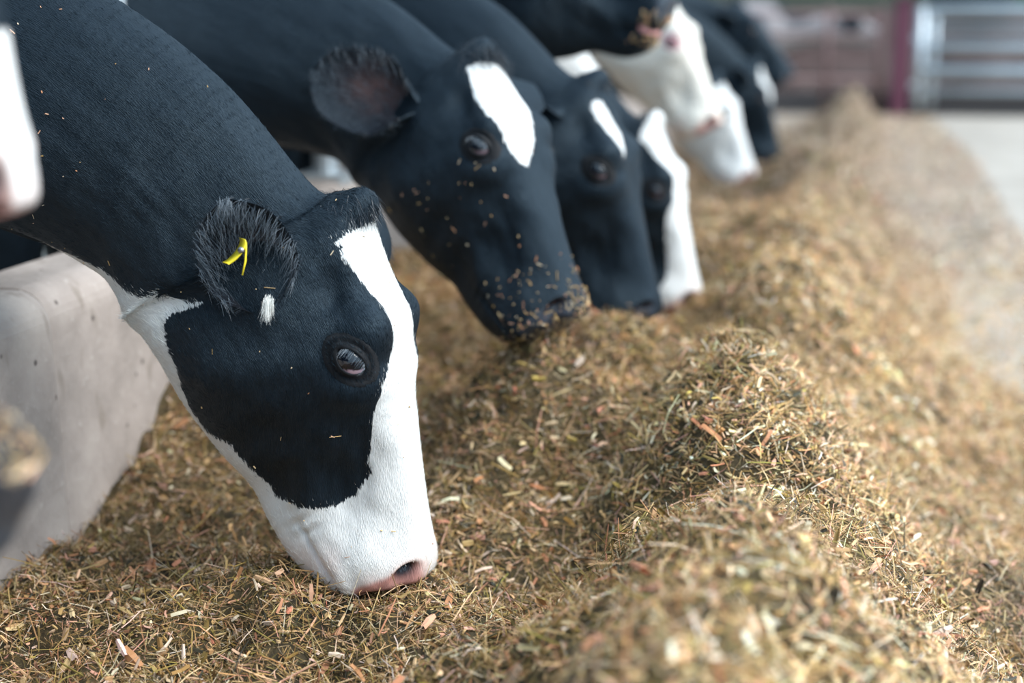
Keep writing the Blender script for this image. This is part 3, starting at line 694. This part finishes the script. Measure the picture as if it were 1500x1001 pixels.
# ------------------------------------------------------------------ cows
Dg = dict
ALL = [(-1, -1), (-1, 2), (9, 2), (9, -1)]
def crumbs(name, root, V, N, mask, n, seed, size=1.0, lift=.001):
    r = np.random.default_rng(seed); idx = np.where(mask)[0]; k = r.choice(idx, n); c = V[k]+N[k]*lift+r.normal(0, .0025, (n, 3))*(1-N[k]**2)
    d = np.cross(N[k], r.normal(0, 1, (n, 3))); d /= np.linalg.norm(d, axis=1)[:, None]; s_ = np.cross(N[k], d)
    L = np.clip(r.lognormal(-5.7, .8, n), .0012, .019)*size; W = r.uniform(.0008, .0022, n)*size
    P = []
    for tt in (-.5, .5):
        for sx, hz in ((-.5, 0), (.5, 0), (0, .8)): P.append(c+d*(L*tt)[:, None]+s_*(W*sx)[:, None]+N[k]*(W*hz)[:, None])
    Vv = np.stack(P, 1).reshape(-1, 3); b_ = (np.arange(n)*6)[:, None]
    F4 = np.concatenate([b_+np.array([[0,1,4,3]]), b_+np.array([[1,2,5,4]]), b_+np.array([[2,0,3,5]])]); F3 = np.concatenate([b_+np.array([[0,2,1]]), b_+np.array([[3,4,5]])])
    col = PAL[r.choice([0, 0, 1, 1, 6, 7, 8, 2], n)]*r.uniform(.8, 1.2, (n, 1))
    o = mesh_np(name, Vv, [F4, F3], STRAW, root, smooth=False, attrs=dict(col=np.repeat(col, 6, axis=0))); o['kind'] = 'stuff'; return o
def lump(name, mat, root, c, axes, rad, wob=.12, seed=1, n=20):
    r = np.random.default_rng(seed); V = []
    for i in range(n+1):
        for j in range(2*n):
            a, b_ = math.pi*i/n, math.pi*j/n; q = np.array([math.cos(a), math.sin(a)*math.cos(b_), math.sin(a)*math.sin(b_)])
            k = 1+wob*math.sin(3*b_+2*a+seed)*math.sin(a); V.append(c+sum(q[m]*rad[m]*k*axes[m] for m in range(3)))
    F = np.array([(i*2*n+j, i*2*n+(j+1) % (2*n), (i+1)*2*n+(j+1) % (2*n), (i+1)*2*n+j) for i in range(n) for j in range(2*n)])
    return mesh_np(name, V, F, mat, root)

BLK1 = [(.466,-.1),(.464,0),(.462,.045),(.458,.071),(.452,.060),(.442,.071),(.424,.064),(.393,.056),(.373,.051),(.345,.056),(.322,.058),(.305,.069),(.287,.08),(.262,.083),
 (.225,.082),(.191,.088),(.168,.084),(.14,.107),(.131,.138),(.136,.181),(.15,.227),(.177,.247),(.205,.27),(.233,.30),(.251,.355),(.291,.379),
 (.318,.386),(.365,.362),(.409,.350),(.454,.330),(.466,.318),(.461,.292),(.460,.264),(.472,.285),(.492,.289),(.521,.280),(.545,.296),(.566,.305),
 (.70,.352),(.80,.40),(.9,.6),(6,.9),(6,-.1)]
BLK1F = [(u, g if u > 1 or g < .001 else (g*.72 if .15 < u < .40 and g < .1 else g)) for u, g in BLK1]
def extra1(root, H, M, V, N, s, v, y, nh, ears):
    b, d, n, ev, inn = ears[0]; c = b+d*.090+n*.014
    # ear tag: curved band through the ear, with its hanging plate seen edge on
    Vv = []
    for i in range(13):
        a = -1.1+2.2*i/12; p = c+RIGHT*(-.016+.016*math.cos(a*.9)+.012*math.sin(a))+UPV*(.018*math.sin(a))
        for w_, t_ in ((-1, 0), (1, 0), (1, 1), (-1, 1)): Vv.append(p-FW*(.006*w_-.002)+(RIGHT*.8-UPV*.5)*(.0026*t_)+(RIGHT-UPV*.3)*.0045*w_)
    Fv = [(i*4+k, i*4+(k+1) % 4, (i+1)*4+(k+1) % 4, (i+1)*4+k) for i in range(12) for k in range(4)]+[(0, 1, 2, 3), (48, 49, 50, 51)]
    tg = mesh_np('ear_tag', Vv, np.array(Fv), TAGM, root); tg['label'] = 'yellow plastic ear tag'
    mb = MB(); q = c+RIGHT*.010+UPV*.010
    mb.tube([q, q-UPV*.010-FW*.001, q-UPV*.024-RIGHT*.001, q-UPV*.042-RIGHT*.005], (.0012, .0014, .0016, .0011), 8); mb.build('tag_plate', TAGM, tg, True)
    mb = MB(); mb.tube([c+FW*.006+RIGHT*.004, c-FW*.006+RIGHT*.004], .004, 12); mb.build('tag_button', newmat('steel_pin', (.3,.3,.32), .3, .8), tg, True)
    k = np.where(nh & (s < .47) & (y > 0))[0]; msk = np.zeros(len(V), bool); msk[k] = True
    crumbs('feed_crumbs', root, V, N, msk, 46, 5, .9)
    rn = np.zeros(len(V), bool); rn[len(V)*0:] = (y > .02); body = (~nh) & (y > .02) & (s < .3)
    crumbs('feed_crumbs', root, V, N, body & (V[:, 0] > -1.1), 40, 6, .8)
    # white tuft at the lower edge of the ear
    r = np.random.default_rng(4); base = b+d*.010+n*.030+UPV*.012+RIGHT*.010
    rt = base+r.normal(0, .0032, (220, 3)); strands('white_ear_tuft', rt, np.tile(-UPV*1.0-RIGHT*.05, (220, 1)), .024, .0007, HAIRW, root, droop=(0, 0, -.3), curl=.16, seed=6)
cow('dairy_cow', 'black cow with white blaze, white muzzle and yellow tag in its ear', (-.600, 1.82, .812), (0, 83, 0), 1.05, body_y=1.86,
    res=11, half=66, hair=2, nsize=.78, tuft=1400, black=[BLK1], far_black=[BLK1F], extra=extra1, ear=Dg(base=(.118, -.105, .080), d=(-.33, .85, .35), n=(-.12, -.30, 1), L=.160, W=.050))
def extra2(root, H, M, V, N, s, v, y, nh, ears):
    near = nh & (s > .40) & (y > -.05); crumbs('feed_crumbs', root, V, N, near & (v > -.11), 260, 7, .9)
    crumbs('feed_crumbs', root, V, N, nh & (s > .455) & (abs(v-.045) < .012), 110, 8, 1.0, .002)
    crumbs('feed_crumbs', root, V, N, nh & (s > .2) & (y > 0), 60, 9, 1.1)
cow('dairy_cow', 'black cow with pointed white forehead blaze and feed crumbs on its dark muzzle', at(702, 70, 2.58), (-35, 64, -14), 1.03, body_y=2.68,
    res=9, half=52, hair=1, tuft=1500, tuft_len=.045, black=[ALL], padk=.006, extra=extra2, ear=Dg(base=(.066, -.118, .075), d=(-1, .30, .10), n=(.1, -.15, 1), L=.212, W=.060, skin=1.0),
    body_white=[[(.462,.058),(.460,.026),(.448,-.055),(.422,-.060),(.369,-.035),(.323,-.015),(.298,.0),(.273,.028),(.286,.055),(.315,.073),(.365,.083),(.403,.077),(.439,.066)]])
cow('dairy_cow', 'black cow with short narrow white blaze between the crumb-nosed cow and the white-nosed cow', at(870, 112, 2.98), (-16, 76, -7), 1.02, body_y=3.42,
    res=7, half=40, tuft=500, black=[ALL], ear=Dg(d=(-.9, -.35, .2), n=(0, -.5, .8)),
    body_white=[[(.451,.062),(.448,.034),(.419,.022),(.381,.014),(.345,.030),(.335,.058),(.358,.062),(.401,.060),(.425,.066)]])
cow('dairy_cow', 'black cow with white curly poll and wide white blaze down to its nose', at(955, 170, 3.75), (-12, 77, -3), 1.0, body_y=4.86, res=6, half=36, tuft=300, tuft_mat=HAIRW,
    ear=Dg(d=(-1, .15, .25), n=(0, -.4, .9)),
    black=[[(.50,-.1),(.49,.03),(.47,.07),(.457,.088),(.429,.075),(.400,.072),(.377,.070),(.339,.066),(.309,.064),(.29,.07),(.271,.085),(.222,.088),(.153,.088),(.10,.098),(.06,.14),(.05,.3),(.3,.5),(6,.9),(6,-.1)]],
    body_white=[[(.88,.11),(.85,.0),(.80,-.06),(.68,-.06),(.645,.03),(.64,.10),(.70,.125),(.79,.125)]])
def extra5(root, H, M, V, N, s, v, y, nh, ears):
    lump('tongue', TONGUE, root, H(.478, -.098, .030), (M[0], M[2], M[1]), (.036, .034, .013))
    crumbs('feed_crumbs', root, V, N, nh & (s > .46) & (v < -.05) & (v > -.12) & (y > -.03), 170, 15, 1.2, .003)
cow('dairy_cow', 'black cow with raised head chewing feed, pink tongue showing at top edge', at(985, -8, 3.5)-.5*head_frame(-5, 22, 0)[0], (-5, 22, 0), 1.0, body_y=4.14, body_z=.02,
    res=7, half=40, open_mouth=.026, padk=.012, black=[ALL], extra=extra5)
cow('dairy_cow', 'cream white cow with pink nose reaching out behind the chewing black cow', at(972, -14, 5.0), (-15, 67, 0), 1.0, body_y=5.58, res=5, half=30, white_default=False, mat=CREAM, eye_ring=PINKLID, pink=.06,
    ear=Dg(d=(-1, .2, .2), n=(0, -.3, 1), pat=.05), black=[[(-2, -2), (-2, -1), (-1, -1)]])
cow('dairy_cow', 'white-faced cow feeding head down behind the cream cow', at(1048, 108, 6.6), (-10, 70, 0), 1.0, body_y=6.32, res=4, half=24,
    black=[[(.45, -.1), (.44, .07), (.42, .2), (.40, .5), (6, .9), (6, -.1)]])
cow('dairy_cow', 'black cow feeding head down with white patch on forehead, farthest in the row', at(1108, 88, 7.3), (-5, 78, 0), 1.0, body_y=7.06, res=4, half=24, black=[ALL],
    body_white=[[(.46,.03),(.45,-.03),(.35,-.045),(.285,-.04),(.285,.02),(.32,.07),(.39,.075)]])
cow('dairy_cow', 'black cow holding its head up behind the farthest feeding cow', at(1078, 2, 7.75), (-10, 52, 0), 1.0, body_y=7.82, res=4, half=24, black=[ALL])
cow('dairy_cow', 'blurred white-faced cow with pink nose at the upper left edge', at(46, 290, 1.15)-1.0*np.array([.50,.04,0])@head_frame(0, 82, 0), (0, 82, 0), 1.0, body_y=1.12, res=7, half=40,
    black=[[(.150, -.1), (.145, .10), (.3, .3), (.3, .6), (6, .9), (6, -.1)]], pink=.05, nsize=1.5, padk=.02)
def extra11(root, H, M, V, N, s, v, y, nh, ears):
    crumbs('feed_crumbs', root, V, N, nh & (s > .44) & (v > .025), 90, 25, 1.1, .001)
cow('dairy_cow', 'blurred cow with dark moist nose at the lower left edge', at(6, 712, .98)-1.0*np.array([.505,.01,0])@head_frame(0, 35, 0), (0, 35, 0), 1.0, body_y=.36, res=7, half=40, padk=.02, black=[ALL], extra=extra11)

_pt = [[(.9,-.9),(.9,.1),(1.2,.25),(1.5,.1),(1.45,-.9)],[(1.75,.15),(1.9,.45),(2.3,.5),(2.45,.2),(2.1,.05)],[(.28,.05),(.3,.3),(.5,.25),(.45,.03)],[(2.8,-.1),(2.7,.3),(3.1,.4),(3.2,-.1)]]
cow('dairy_cow', 'pale patched cow standing far off behind the brown pen gate', (.35, 18.6, 1.10), (-10, 32, 0), 1.0, body_x=.95, body_y=18.7, body_z=-.12, res=3, half=20, white_default=False, mat=coat_mat('dusty_coat', white=(.30, .27, .27)),
    ear=Dg(d=(-1, .2, .2), n=(0, -.3, 1)), black=_pt)
